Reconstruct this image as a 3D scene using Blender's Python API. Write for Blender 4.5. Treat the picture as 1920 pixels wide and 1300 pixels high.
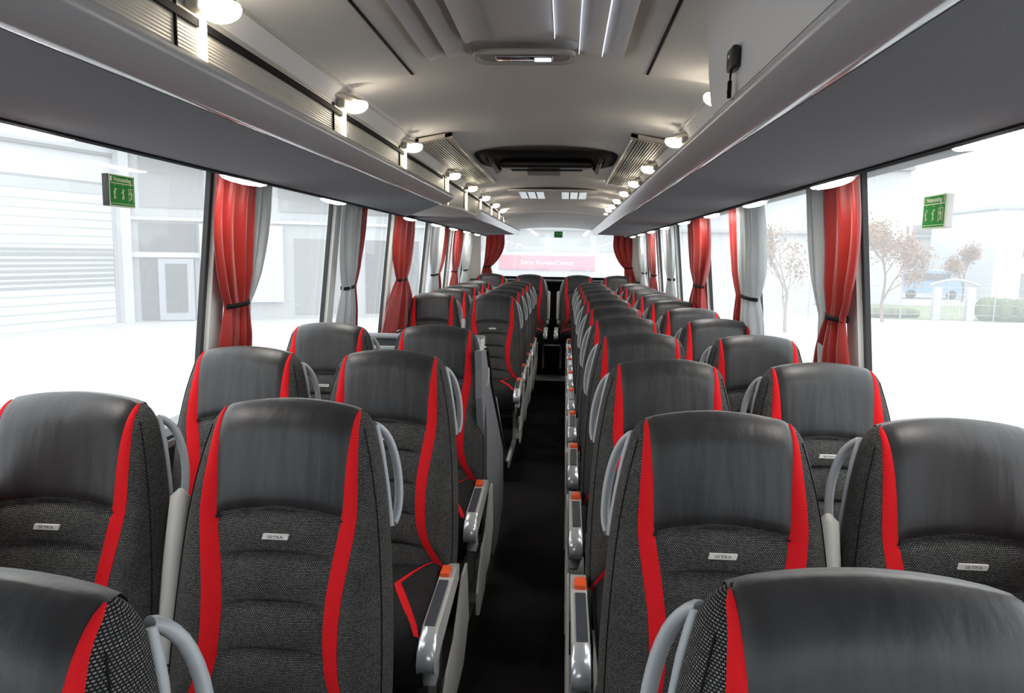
import bpy, bmesh, math, random
from mathutils import Vector, Matrix
PI = math.pi
random.seed(7)
for o in list(bpy.data.objects): bpy.data.objects.remove(o, do_unlink=True)
S = bpy.context.scene
COL = S.collection

# ------------------------------------------------------------------ camera
CX, F, YAW, PITCH, ROLL = .1367, 1390.3, .0694, .1242, .0166
cd = bpy.data.cameras.new('camera'); cam = bpy.data.objects.new('camera', cd); COL.objects.link(cam)
cd.sensor_width = 36; cd.sensor_fit = 'HORIZONTAL'; cd.lens = 36*F/1920; cd.clip_start = .02; cd.clip_end = 600
cy, sy, cp, sp = math.cos(YAW), math.sin(YAW), math.cos(PITCH), math.sin(PITCH)
fw = Vector((-sy*cp, cy*cp, -sp)); rt = Vector((cy, sy, 0)); up = rt.cross(fw)
r2 = math.cos(ROLL)*rt + math.sin(ROLL)*up; u2 = -math.sin(ROLL)*rt + math.cos(ROLL)*up
m = Matrix((r2, u2, -fw)).transposed().to_4x4(); m.translation = Vector((CX, 0, 1.46))
cam.matrix_world = m
S.camera = cam

# ------------------------------------------------------------------ sky, sun-less overcast day, exposure
w = bpy.data.worlds.new('sky'); S.world = w; w.use_nodes = True
nt = w.node_tree; nt.nodes.clear()
out = nt.nodes.new('ShaderNodeOutputWorld'); bg = nt.nodes.new('ShaderNodeBackground')
tc = nt.nodes.new('ShaderNodeTexCoord'); sx = nt.nodes.new('ShaderNodeSeparateXYZ'); rp = nt.nodes.new('ShaderNodeValToRGB')
rp.color_ramp.elements[0].position = .45; rp.color_ramp.elements[0].color = (.55, .56, .57, 1)
rp.color_ramp.elements[1].position = .56; rp.color_ramp.elements[1].color = (.93, .97, 1, 1)
mp = nt.nodes.new('ShaderNodeMath'); mp.operation = 'MULTIPLY_ADD'; mp.inputs[1].default_value = .5; mp.inputs[2].default_value = .5
nt.links.new(tc.outputs['Generated'], sx.inputs[0]); nt.links.new(sx.outputs['Z'], mp.inputs[0]); nt.links.new(mp.outputs[0], rp.inputs[0])
nt.links.new(rp.outputs[0], bg.inputs[0]); bg.inputs[1].default_value = 2.05
nt.links.new(bg.outputs[0], out.inputs[0])
S.view_settings.view_transform = 'Standard'; S.view_settings.look = 'None'
S.view_settings.exposure = 0.9; S.view_settings.gamma = 1; S.view_settings.use_curve_mapping = False

# ------------------------------------------------------------------ materials
def mat(name, col, rough=.6, metal=0, spec=.5, sheen=0, emit=None, es=0, coat=0):
    m = bpy.data.materials.new(name); m.use_nodes = True
    b = m.node_tree.nodes['Principled BSDF']
    b.inputs['Base Color'].default_value = (*col, 1); b.inputs['Roughness'].default_value = rough
    b.inputs['Metallic'].default_value = metal; b.inputs['Specular IOR Level'].default_value = spec
    b.inputs['Sheen Weight'].default_value = sheen; b.inputs['Coat Weight'].default_value = coat
    if emit: b.inputs['Emission Color'].default_value = (*emit, 1); b.inputs['Emission Strength'].default_value = es
    return m
def nodes(m): return m.node_tree.nodes, m.node_tree.links, m.node_tree.nodes['Principled BSDF']
def noise_var(m, scale, a, b_, detail=3, bump=0, mapping=None, bd=.002, lo=.35, hi=.65):
    N, L, B = nodes(m)
    tc = N.new('ShaderNodeTexCoord'); mp = N.new('ShaderNodeMapping'); L.new(tc.outputs['Object'], mp.inputs[0])
    if mapping: mp.inputs['Scale'].default_value = mapping
    n = N.new('ShaderNodeTexNoise'); n.inputs['Scale'].default_value = scale; n.inputs['Detail'].default_value = detail
    L.new(mp.outputs[0], n.inputs['Vector'])
    r = N.new('ShaderNodeValToRGB'); r.color_ramp.elements[0].color = (*a, 1); r.color_ramp.elements[1].color = (*b_, 1)
    r.color_ramp.elements[0].position = lo; r.color_ramp.elements[1].position = hi
    L.new(n.outputs['Fac'], r.inputs[0]); L.new(r.outputs[0], B.inputs['Base Color'])
    if bump:
        k = N.new('ShaderNodeBump'); k.inputs['Strength'].default_value = bump; k.inputs['Distance'].default_value = bd
        L.new(n.outputs['Fac'], k.inputs['Height']); L.new(k.outputs[0], B.inputs['Normal'])
    return m
M = {}
M['headliner'] = noise_var(mat('headliner', (.3,.3,.3), .95, spec=.1), 900, (.70,.70,.71), (.80,.80,.81), bump=.15)
M['panel_cloth'] = noise_var(mat('panel_cloth', (.2,.2,.21), .95, spec=.1), 700, (.22,.224,.24), (.29,.295,.315), bump=.2)
M['rail'] = mat('rail_gloss', (.42,.42,.43), .16, spec=.6)
M['lightgrey'] = mat('light_grey_plastic', (.47,.46,.43), .45)
M['coolgrey'] = mat('cool_grey_plastic', (.36,.38,.40), .35)
M['midgrey'] = mat('mid_grey_plastic', (.2,.21,.225), .5)
M['silver'] = mat('silver_plastic', (.62,.64,.66), .22, metal=.5)
M['offwhite'] = mat('off_white_trim', (.6,.6,.57), .6)
M['beige'] = mat('beige_panel', (.42,.40,.36), .6)
M['white'] = mat('white_panel', (.62,.62,.62), .45)
M['black'] = mat('black_plastic', (.008,.008,.009), .4)
M['blackmatt'] = mat('black_matt', (.006,.006,.007), .85, spec=.2)
M['darkgrey'] = mat('dark_grey', (.03,.032,.035), .55)
M['control'] = mat('dark_glossy_panel', (.06,.066,.076), .15)
M['orange'] = mat('orange_button', (.85,.10,.02), .35)
M['carpet'] = noise_var(mat('carpet', (.01,.01,.01), 1, spec=.05), 260, (.009,.0085,.008), (.032,.030,.029), bump=.6, bd=.004)
M['red'] = noise_var(mat('red_cloth', (.55,.01,.012), .8, spec=.15), 900, (.55,.006,.010), (.66,.012,.018), bump=.2)
M['leather'] = mat('black_leather', (.02,.02,.021), .45, spec=.5, sheen=.08)
def leather(m):
    N, L, B = nodes(m)
    tc = N.new('ShaderNodeTexCoord'); mp = N.new('ShaderNodeMapping'); mp.inputs['Scale'].default_value = (20, 12, 2.2)
    L.new(tc.outputs['Object'], mp.inputs[0])
    n1 = N.new('ShaderNodeTexNoise'); n1.inputs['Scale'].default_value = 1; n1.inputs['Detail'].default_value = 3
    L.new(mp.outputs[0], n1.inputs['Vector'])
    n2 = N.new('ShaderNodeTexNoise'); n2.inputs['Scale'].default_value = 420; L.new(tc.outputs['Object'], n2.inputs['Vector'])
    a = N.new('ShaderNodeMath'); a.operation = 'MULTIPLY_ADD'; a.inputs[1].default_value = .05
    L.new(n2.outputs['Fac'], a.inputs[0]); L.new(n1.outputs['Fac'], a.inputs[2])
    k = N.new('ShaderNodeBump'); k.inputs['Strength'].default_value = .5; k.inputs['Distance'].default_value = .006
    L.new(a.outputs[0], k.inputs['Height']); L.new(k.outputs[0], B.inputs['Normal'])
    r = N.new('ShaderNodeValToRGB'); r.color_ramp.elements[0].color = (.009,.0088,.009,1); r.color_ramp.elements[1].color = (.022,.022,.0235,1)
    r.color_ramp.elements[0].position = .3; r.color_ramp.elements[1].position = .7
    L.new(n1.outputs['Fac'], r.inputs[0]); L.new(r.outputs[0], B.inputs['Base Color'])
leather(M['leather'])
def weave(name, light, dark, sc=1.0, uv=False):
    m = mat(name, light, .9, spec=.15)
    N, L, B = nodes(m)
    tc = N.new('ShaderNodeTexCoord'); sp = N.new('ShaderNodeSeparateXYZ'); L.new(tc.outputs['Object'], sp.inputs[0])
    ad = N.new('ShaderNodeMath'); ad.operation = 'ADD'; L.new(sp.outputs['X'], ad.inputs[0]); L.new(sp.outputs['Y'], ad.inputs[1])
    az = N.new('ShaderNodeMath'); az.operation = 'MULTIPLY_ADD'; az.inputs[1].default_value = .9; L.new(sp.outputs['Y'], az.inputs[0]); L.new(sp.outputs['Z'], az.inputs[2])
    cb = N.new('ShaderNodeCombineXYZ'); L.new(ad.outputs[0], cb.inputs[0]); L.new(az.outputs[0], cb.inputs[1])
    b = N.new('ShaderNodeTexBrick'); b.inputs['Scale'].default_value = 1; wsrc = tc.outputs['UV'] if uv else cb.outputs[0]
    b.inputs['Brick Width'].default_value = .0046*sc; b.inputs['Row Height'].default_value = .0031*sc
    b.inputs['Mortar Size'].default_value = .0010*sc; b.inputs['Mortar Smooth'].default_value = .3
    b.inputs['Color1'].default_value = (*light, 1); b.inputs['Color2'].default_value = (light[0]*.45, light[1]*.45, light[2]*.45, 1)
    b.inputs['Mortar'].default_value = (*dark, 1)
    L.new(wsrc, b.inputs['Vector'])
    nz = N.new('ShaderNodeTexNoise'); nz.inputs['Scale'].default_value = 9; L.new(tc.outputs['Object'], nz.inputs['Vector'])
    mx = N.new('ShaderNodeMix'); mx.data_type = 'RGBA'; mx.blend_type = 'MULTIPLY'; mx.inputs[0].default_value = .45
    L.new(b.outputs['Color'], mx.inputs[6]); L.new(nz.outputs['Fac'], mx.inputs[7]); L.new(mx.outputs[2], B.inputs['Base Color'])
    k = N.new('ShaderNodeBump'); k.inputs['Strength'].default_value = .5; k.inputs['Distance'].default_value = .012
    mp = N.new('ShaderNodeMapping'); mp.inputs['Scale'].default_value = (26, 10, 7); L.new(tc.outputs['Object'], mp.inputs[0])
    n2 = N.new('ShaderNodeTexNoise'); n2.inputs['Scale'].default_value = 1; n2.inputs['Detail'].default_value = 1; L.new(mp.outputs[0], n2.inputs['Vector'])
    L.new(n2.outputs['Fac'], k.inputs['Height']); L.new(k.outputs[0], B.inputs['Normal'])
    return m
M['weave'] = weave('speckled_grey_weave', (.34,.33,.32), (.012,.012,.0125), uv=True)
M['seatcloth'] = weave('dark_seat_weave', (.07,.065,.062), (.012,.011,.011), .8)
M['badge'] = mat('badge_cream', (.72,.71,.66), .3)
M['badge_ink'] = mat('badge_ink', (.12,.11,.10), .5)
def curtain_mat(name, a, b_, rough):
    m = mat(name, a, rough, spec=.4, sheen=.3)
    N, L, B = nodes(m)
    noise_var(m, 5, a, b_, 4, .35, (1, 1, .5), .01)
    t = N.new('ShaderNodeBsdfTranslucent'); t.inputs[0].default_value = (*b_, 1)
    x = N.new('ShaderNodeMixShader'); x.inputs[0].default_value = .22
    o = N['Material Output']; L.new(B.outputs[0], x.inputs[1]); L.new(t.outputs[0], x.inputs[2]); L.new(x.outputs[0], o.inputs[0])
    return m
M['curtain_red'] = curtain_mat('red_satin', (.26,.007,.006), (.42,.024,.015), .42)
M['curtain_white'] = curtain_mat('silver_lining', (.42,.45,.46), (.58,.61,.62), .5)
M['sign_green'] = mat('sign_green', (.02,.22,.035), .8, spec=.1)
M['sign_cream'] = mat('sign_cream', (.62,.68,.45), .8, spec=.1)
M['lamp_warm'] = mat('lamp_lens_warm', (.9,.85,.7), .4, emit=(1,.86,.66), es=16)
M['lamp_glow'] = mat('lamp_glow_strip', (.9,.88,.8), .4, emit=(1,.88,.68), es=1.5)  # weak emission standing in for lamp light caught below the lens
M['lamp_white'] = mat('lamp_lens_white', (.9,.9,.9), .4, emit=(1,.95,.88), es=34)
M['led'] = mat('led_strip', (.8,.85,.9), .4, emit=(.85,.9,1), es=.6)
M['mirror'] = mat('mirror', (.7,.72,.8), .06, metal=1)
def ribbed():
    m = mat('ribbed_panel', (.40,.39,.365), .5)
    N, L, B = nodes(m)
    tc = N.new('ShaderNodeTexCoord'); wv = N.new('ShaderNodeTexWave'); wv.bands_direction = 'Z'; wv.inputs['Scale'].default_value = 42
    L.new(tc.outputs['Object'], wv.inputs['Vector'])
    k = N.new('ShaderNodeBump'); k.inputs['Strength'].default_value = .5; k.inputs['Distance'].default_value = .003
    L.new(wv.outputs['Fac'], k.inputs['Height']); L.new(k.outputs[0], B.inputs['Normal'])
    return m
M['ribbed'] = ribbed()
def glass():
    m = bpy.data.materials.new('coach_glass'); m.use_nodes = True
    N, L = m.node_tree.nodes, m.node_tree.links; N.clear()
    o = N.new('ShaderNodeOutputMaterial'); t = N.new('ShaderNodeBsdfTransparent'); t.inputs[0].default_value = (.93,.95,.95,1)
    tr = N.new('ShaderNodeBsdfTranslucent'); tr.inputs[0].default_value = (.95,.97,1,1)
    g = N.new('ShaderNodeBsdfGlossy'); g.inputs['Roughness'].default_value = .02; g.inputs[0].default_value = (1,1,1,1)
    a = N.new('ShaderNodeMixShader'); a.inputs[0].default_value = .21
    lw = N.new('ShaderNodeLayerWeight'); lw.inputs[0].default_value = .35
    pw = N.new('ShaderNodeMath'); pw.operation = 'POWER'; pw.inputs[1].default_value = 3; L.new(lw.outputs['Facing'], pw.inputs[0])
    fr = N.new('ShaderNodeMath'); fr.operation = 'MULTIPLY_ADD'; fr.inputs[1].default_value = .3; fr.inputs[2].default_value = .035; L.new(pw.outputs[0], fr.inputs[0])
    b = N.new('ShaderNodeMixShader')
    L.new(t.outputs[0], a.inputs[1]); L.new(tr.outputs[0], a.inputs[2])
    L.new(fr.outputs[0], b.inputs[0]); L.new(a.outputs[0], b.inputs[1]); L.new(g.outputs[0], b.inputs[2]); L.new(b.outputs[0], o.inputs[0])
    return m
M['glass'] = glass()

# ------------------------------------------------------------------ mesh helpers
class MB:
    def __init__(s): s.v = []; s.f = []; s.mi = []
    def add(s, vs, fs, mi=0):
        n = len(s.v); s.v += [tuple(x) for x in vs]; s.f += [tuple(i+n for i in f) for f in fs]; s.mi += [mi]*len(fs)
    def box(s, a, b, mi=0):
        (x0,y0,z0),(x1,y1,z1) = a, b
        s.add([(x0,y0,z0),(x1,y0,z0),(x1,y1,z0),(x0,y1,z0),(x0,y0,z1),(x1,y0,z1),(x1,y1,z1),(x0,y1,z1)],
              [(0,3,2,1),(4,5,6,7),(0,1,5,4),(1,2,6,5),(2,3,7,6),(3,0,4,7)], mi); return s
    def rbox(s, a, b, r=.01, seg=3, mi=0):
        bm = bmesh.new(); bmesh.ops.create_cube(bm, size=1)
        c = [(a[i]+b[i])/2 for i in range(3)]; d = [abs(b[i]-a[i]) for i in range(3)]
        for v in bm.verts: v.co = Vector((c[i]+v.co[i]*d[i] for i in range(3)))
        bmesh.ops.bevel(bm, geom=bm.edges[:], offset=min(r, min(d)*.49), segments=seg, profile=.5, affect='EDGES')
        bm.verts.index_update(); s.add([v.co.copy() for v in bm.verts], [[v.index for v in f.verts] for f in bm.faces], mi); bm.free(); return s
    def tube(s, pts, r, n=10, mi=0, caps=True, flat=None):
        """tube along pts; r number or list; flat=(a,b) elliptic factors with fixed side axis"""
        pts = [Vector(p) for p in pts]; R = r if isinstance(r, (list, tuple)) else [r]*len(pts)
        vs = []; fs = []; prev = None
        for i, p in enumerate(pts):
            t = (pts[min(i+1, len(pts)-1)] - pts[max(i-1, 0)]).normalized()
            if prev is None:
                a = Vector((0,0,1)) if abs(t.z) < .9 else Vector((1,0,0)); u = t.cross(a).normalized()
            else: u = (prev - t*prev.dot(t)).normalized()
            prev = u; v = t.cross(u)
            for k in range(n):
                an = 2*PI*k/n; fa, fb = flat or (1, 1)
                vs.append(p + u*math.cos(an)*R[i]*fa + v*math.sin(an)*R[i]*fb)
        for i in range(len(pts)-1):
            for k in range(n): fs.append((i*n+k, i*n+(k+1)%n, (i+1)*n+(k+1)%n, (i+1)*n+k))
        if caps: fs.append(tuple(range(n))[::-1]); fs.append(tuple((len(pts)-1)*n+k for k in range(n)))
        s.add(vs, fs, mi); return s
    def extr(s, poly, axis, a, b, mi=0):
        """extrude 2d polygon along axis between a and b; poly gives the two other coords in xyz order"""
        def P(p, t): q = list(p); q.insert(axis, t); return tuple(q)
        n = len(poly); vs = [P(p, a) for p in poly] + [P(p, b) for p in poly]
        s.add(vs, [tuple(range(n))[::-1], tuple(range(n, 2*n))] + [(i, (i+1)%n, n+(i+1)%n, n+i) for i in range(n)], mi); return s
    def ell(s, c, r, n=16, k=8, mi=0, zc=None):
        vs = []; fs = []
        for j in range(k+1):
            th = PI*j/k
            for i in range(n):
                ph = 2*PI*i/n; z = math.cos(th)
                vs.append((c[0]+r[0]*math.sin(th)*math.cos(ph), c[1]+r[1]*math.sin(th)*math.sin(ph), c[2]+r[2]*z if zc is None or z < zc else c[2]+r[2]*zc))
        for j in range(k):
            for i in range(n): fs.append((j*n+i, (j+1)*n+i, (j+1)*n+(i+1)%n, j*n+(i+1)%n))
        s.add(vs, fs, mi); return s
    def grid(s, rows, mi=0, closed=False):
        n = len(rows[0]); vs = [p for r in rows for p in r]
        s.add(vs, [(i*n+j, i*n+(j+1)%n, (i+1)*n+(j+1)%n, (i+1)*n+j) for i in range(len(rows)-1) for j in range(n if closed else n-1)], mi); return s
    def mesh(s, name, mats, smooth=True, angle=40, uv=None):
        me = bpy.data.meshes.new(name); me.from_pydata(s.v, [], s.f)
        if uv:
            l = me.uv_layers.new(name='UVMap')
            for lp in me.loops: l.data[lp.index].uv = uv[lp.vertex_index]
        for q in (mats if isinstance(mats, (list, tuple)) else [mats]): me.materials.append(M[q] if isinstance(q, str) else q)
        bm = bmesh.new(); bm.from_mesh(me)
        bm.faces.ensure_lookup_table()
        for i, f in enumerate(bm.faces): f.material_index = s.mi[i]
        bmesh.ops.remove_doubles(bm, verts=bm.verts, dist=1e-6)
        bmesh.ops.recalc_face_normals(bm, faces=bm.faces)
        if smooth:
            for f in bm.faces: f.smooth = True
            for e in bm.edges:
                if len(e.link_faces) == 2 and e.calc_face_angle(0) > math.radians(angle): e.smooth = False
        bm.to_mesh(me); bm.free(); return me
    def build(s, name, mats, parent=None, smooth=True, angle=40):
        o = bpy.data.objects.new(name, s.mesh(name, mats, smooth, angle)); COL.objects.link(o)
        if parent: o.parent = parent
        return o
def tag(o, label=None, cat=None, group=None, kind=None):
    if label: o['label'] = label
    if cat: o['category'] = cat
    if group: o['group'] = group
    if kind: o['kind'] = kind
    return o
def thing(name, label, cat, loc=(0,0,0), group=None):
    o = bpy.data.objects.new(name, None); COL.objects.link(o); o.location = loc; o.empty_display_size = .1
    return tag(o, label, cat, group)
def struct(name, mb, mats, **k): return tag(mb.build(name, mats, **k), kind='structure')
def dup(root, loc, label):
    r = root.copy(); COL.objects.link(r); r.location = loc; r['label'] = label
    for ch in list(root.children):
        c = ch.copy(); COL.objects.link(c); c.parent = r
        for g in list(ch.children):
            d = g.copy(); COL.objects.link(d); d.parent = c
    return r
def text_mesh(name, txt, size, mats, mw, parent=None, extrude=.0004, bold=0):
    cu = bpy.data.curves.new('t', 'FONT'); cu.body = txt; cu.size = size; cu.align_x = 'CENTER'; cu.align_y = 'CENTER'; cu.extrude = extrude; cu.offset = bold
    to = bpy.data.objects.new('t', cu); COL.objects.link(to)
    bpy.context.view_layer.update()
    me = bpy.data.meshes.new_from_object(to.evaluated_get(bpy.context.evaluated_depsgraph_get()))
    bpy.data.objects.remove(to, do_unlink=True)
    me.transform(mw); me.materials.clear(); me.materials.append(M[mats])
    o = bpy.data.objects.new(name, me); COL.objects.link(o)
    if parent: o.parent = parent
    return o
def itp(tab, x):
    if x <= tab[0][0]: return tab[0][1]
    for (a, fa), (b, fb) in zip(tab, tab[1:]):
        if x <= b:
            t = (x-a)/(b-a); t = t*t*(3-2*t) if False else t
            return fa+(fb-fa)*t
    return tab[-1][1]
def smooth_tab(tab, n=3):
    """Chaikin-smooth a table"""
    for _ in range(n):
        q = [tab[0]]
        for a, b in zip(tab, tab[1:]):
            q += [(a[0]*.75+b[0]*.25, a[1]*.75+b[1]*.25), (a[0]*.25+b[0]*.75, a[1]*.25+b[1]*.75)]
        tab = q+[tab[-1]]
    return tab
ORD = ['zeroth','first','second','third','fourth','fifth','sixth','seventh','eighth','ninth','tenth','eleventh','twelfth','thirteenth']

# ------------------------------------------------------------------ the coach shell
YF, YR = -2.2, 10.0
def wx(z): return 1.147-.1*(z-1.46)           # tumblehome of the side wall
b = MB(); b.box((-1.25,YF,-.20), (1.25,8.6,-.15)); struct('floor', b, 'carpet', smooth=False)
for s_, nm in ((-1,'left'), (1,'right')):
    b = MB(); xs = sorted((s_*1.25, s_*.235)); b.box((xs[0],YF,-.15), (xs[1],YR,0))
    if s_ == -1:
        b = MB(); b.box((-1.25,YF,-.15), (-.235,3.45,0)); b.box((-1.25,5.1,-.15), (-.235,YR,0))
    struct('floor_platform_'+nm, b, 'carpet', smooth=False)
b = MB(); b.box((-.235,8.6,-.2), (.235,YR,0)); struct('floor_rear_step', b, 'carpet', smooth=False)
b = MB(); b.rbox((-.235,8.58,-.012), (.235,8.625,.006), .004); struct('trim_1', b, 'silver')
b = MB(); b.box((-.235,8.625,0), (.235,8.95,.004)); struct('trim_2', b, 'midgrey', smooth=False)
for i, s_ in enumerate((-1, 1)):
    for j, (a0, a1) in enumerate([(YF,3.45),(5.1,8.6)] if s_ < 0 else [(YF,8.6)]):
        b = MB(); xs = sorted((s_*.223, s_*.247)); b.rbox((xs[0],a0,-.05), (xs[1],a1,.008), .004); struct('trim_%d' % (3+2*i+j), b, 'lightgrey')
# ceiling: gentle arch across, stepping down towards the rear window
def cz(x): return 2.075-.055*(x/.62)**2
prof = [(YF,0),(2.56,0),(2.57,.012),(8.05,.012),(8.08,.0),(8.5,-.02),(8.54,-.045),(8.95,-.06),(9.0,-.09),(9.25,-.10),(9.28,-.12),(9.85,-.26)]
b = MB(); b.grid([[(x/20*.64, y, cz(x/20*.64)+dz) for x in range(-20, 21)] for y, dz in prof])
b.grid([[(x, y, 2.16) for x in (-.64, .64)] for y in (YF, YR)])
struct('ceiling', b, 'headliner', angle=25)
for k, (x0, nm) in enumerate(((-.39, 7), (.39, 8))):
    b = MB(); b.box((x0-.004, YF, cz(x0)-.003), (x0+.004, 2.55, cz(x0)+.002)); struct('trim_%d' % nm, b, 'blackmatt', smooth=False)
for i, s_ in enumerate((-1, 1)):
    nm = 'left' if s_ < 0 else 'right'
    # bright bead between ceiling and cove
    b = MB(); b.tube([(s_*.63, YF, 2.016), (s_*.63, 9.3, 2.016)], .006, 8); struct('trim_%d' % (9+i), b, 'lightgrey')
    # cove panel sloping from ceiling edge out to the rack back wall, and outer roof
    b = MB(); pl = [(.625,2.02),(.66,1.958),(.668,1.958),(.69,2.1),(.625,2.17)]
    b.extr([(s_*x, z) for x, z in pl], 1, YF, YR); struct('ceiling_cove_'+nm, b, 'headliner', smooth=False)
    b = MB(); b.box((min(s_*.67,s_*1.3), YF, 1.97), (max(s_*.67,s_*1.3), YR, 2.17)); struct('ceiling_outer_'+nm, b, 'darkgrey', smooth=False)
    # side wall: lower panel, sill rail, upper band
    b = MB()
    b.extr([(s_*wx(-.2),-.2),(s_*wx(.84),.84),(s_*(wx(.84)+.09),.84),(s_*(wx(-.2)+.09),-.2)], 1, YF, YR)
    b.extr([(s_*(wx(.84)-.0),.80),(s_*(wx(.84)-.035),.80),(s_*(wx(.84)-.035),.835),(s_*(wx(.84)),.845)], 1, YF, YR)
    b.extr([(s_*wx(1.75),1.75),(s_*wx(1.98),1.98),(s_*(wx(1.98)+.09),1.98),(s_*(wx(1.75)+.09),1.75)], 1, YF, YR)
    struct('wall_'+nm, b, 'darkgrey', smooth=False)
    b = MB(); b.box(*[tuple(sorted((s_*(wx(.84)-.045), s_*(wx(.84)-.036))))[j:j+1]+q for j, q in ((0,(YF,.80)),(1,(YR,.822)))])
    struct('baseboard_'+nm, b, 'silver', smooth=False)
# rear wall with window opening
RWX, RZ0, RZ1 = 1.0, 1.165, 1.83
b = MB(); b.box((-1.3,9.9,-.2), (1.3,10.0,RZ0)); b.box((-1.3,9.9,RZ1), (1.3,10.0,2.1)); b.box((-1.3,9.9,RZ0), (-RWX,10.0,RZ1)); b.box((RWX,9.9,RZ0), (1.3,10.0,RZ1))
struct('wall_rear', b, 'blackmatt', smooth=False)
b = MB()
for s_ in (-1, 1): b.add([(s_*.99,9.895,1.1),(s_*1.13,9.72,1.1),(s_*1.13,9.72,1.9),(s_*.99,9.895,1.9)], [(0,1,2,3)]); b.add([(s_*1.13,9.3,1.0),(s_*1.13,9.72,1.0),(s_*1.10,9.72,1.76),(s_*1.10,9.3,1.76)], [(0,1,2,3)])
struct('trim_11', b, 'beige')
b = MB(); b.rbox((-1.1,9.7,1.10), (1.1,9.9,1.13), .01); struct('trim_12', b, 'darkgrey')
# front of the coach behind the camera: dash wall and windscreen
b = MB(); b.box((-1.3,YF-.1,-.2), (1.3,YF,.95)); b.box((-1.3,YF-.1,1.95), (1.3,YF,2.17)); struct('wall_front', b, 'darkgrey', smooth=False)

# windows and pillars
wn = 1
def pane(s_, y0, y1):
    global wn
    z0, z1 = .84, 1.755
    b = MB(); b.add([(s_*(wx(z0)+.02),y0,z0),(s_*(wx(z0)+.02),y1,z0),(s_*(wx(z1)+.02),y1,z1),(s_*(wx(z1)+.02),y0,z1)], [(0,1,2,3)])
    struct('window_%d' % wn, b, 'glass', smooth=False); wn += 1
pil = {-1: [2.61, 3.98, 5.33, 6.75, 8.08, 9.35], 1: [2.625, 4.02, 5.37, 6.75, 8.08, 9.35]}
tn = 13
for s_ in (-1, 1):
    ys = [YF]+pil[s_]+[9.9]
    for y0, y1 in zip(ys, ys[1:]): pane(s_, y0, y1)
    for y in pil[s_]:
        b = MB(); z0, z1 = .8, 1.79; q = -.024 if y < 3 else -.016
        def pp(ya, yb, d0, d1, mi): b.extr([(0,0)]*0 or [(s_*(wx(z0)+d0),ya),(s_*(wx(z0)+d1),ya),(s_*(wx(z0)+d1),yb),(s_*(wx(z0)+d0),yb)], 2, 0, 1, mi)
        for ya, yb, d0, d1, mi in ((y+q,y,-.004,.014,1),(y,y+.10,-.022,.014,0),(y+.10,y+.115,-.004,.014,1)):
            vs = [(s_*(wx(z)+d), yy, z) for z in (z0, z1) for d, yy in ((d0,ya),(d1,ya),(d1,yb),(d0,yb))]
            b.add(vs, [(0,1,2,3),(4,5,6,7),(0,1,5,4),(1,2,6,5),(2,3,7,6),(3,0,4,7)], mi)
        struct('trim_%d' % tn, b, ['offwhite', 'black'], smooth=False); tn += 1
b = MB(); b.add([(-RWX,9.95,RZ0),(RWX,9.95,RZ0),(RWX,9.95,RZ1),(-RWX,9.95,RZ1)], [(0,1,2,3)]); struct('window_%d' % wn, b, 'glass', smooth=False); wn += 1
b = MB(); b.add([(-1.2,YF-.02,.75),(1.2,YF-.02,.75),(1.2,YF-.02,1.95),(-1.2,YF-.02,1.95)], [(0,1,2,3)]); struct('window_%d' % wn, b, 'glass', smooth=False)

# ------------------------------------------------------------------ luggage racks
def rack(name, s_, y0, y1, label, diag=None):
    t = thing(name, label, 'luggage rack', (s_*.9, (y0+y1)/2, 1.70)); ox, oy, oz = t.location
    def X(x, y): # diagonal end: the far end shortens towards the aisle
        return y
    rp = [(.464,1.757),(.456,1.754),(.449,1.742),(.446,1.736),(.449,1.731),(.470,1.7135),(.492,1.700),(.500,1.6985),(.515,1.703),(.515,1.712),(.49,1.73),(.475,1.757)]
    rp = [(x-.018 if x < .5 else x-.012, z) for x, z in rp]
    b = MB()
    for k, (x, z) in enumerate(rp): pass
    b.extr([(s_*x-ox, z-oz) for x, z in rp], 1, y0-oy, y1-oy); b.build('rail', 'rail', t, angle=60)
    e1 = diag if diag else y1
    b = MB(); vs = []
    for x, z in ((.50,1.7005),(.885,1.687),(.885,1.70),(.50,1.712)):
        ye = y1+(e1-y1)*(x-.50)/.385
        vs += [(s_*x-ox, y0-oy, z-oz), (s_*x-ox, ye-oy, z-oz)]
    b.add(vs, [(0,1,3,2),(2,3,5,4),(4,5,7,6),(6,7,1,0),(0,2,4,6),(1,3,5,7)])
    b.build('underside_panel', 'panel_cloth', t, smooth=False)
    b = MB(); b.box((min(s_*.655,s_*.665)-ox, y0-oy, 1.71-oz), (max(s_*.655,s_*.665)-ox, e1-oy, 1.96-oz)); b.build('ribbed_back_panel', 'ribbed', t, smooth=False)
    b = MB(); b.box((min(s_*.648,s_*.6555)-ox, y0-oy, 1.925-oz), (max(s_*.648,s_*.6555)-ox, e1-oy, 1.942-oz)); b.build('shadow_slot', 'blackmatt', t, smooth=False)
    if name != 'x':
        b = MB(); ye = y1; ee = e1
        vs = [(s_*.46-ox,ye-oy,1.70-oz),(s_*.66-ox,ye+(ee-ye)*.45-oy,1.70-oz),(s_*.66-ox,ye+(ee-ye)*.45-oy,1.78-oz),(s_*.455-ox,ye-oy,1.745-oz)]
        vs += [(x, y-.012, z) for x, y, z in vs]
        b.add(vs, [(0,1,2,3),(7,6,5,4),(0,4,5,1),(1,5,6,2),(2,6,7,3),(3,7,4,0)]); b.build('end_panel', 'lightgrey', t, smooth=False)
    return t
rack('luggage_rack', -1, YF+.02, 3.75, 'long grey luggage rack over the nearest left seats, ending before the side door', 4.75)
rack('luggage_rack', -1, 5.0, 9.3, 'shorter rear grey luggage rack on the left, beyond the side door')
rack('luggage_rack', 1, YF+.02, 8.8, 'grey luggage rack with glossy rail running the whole right side')
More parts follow.
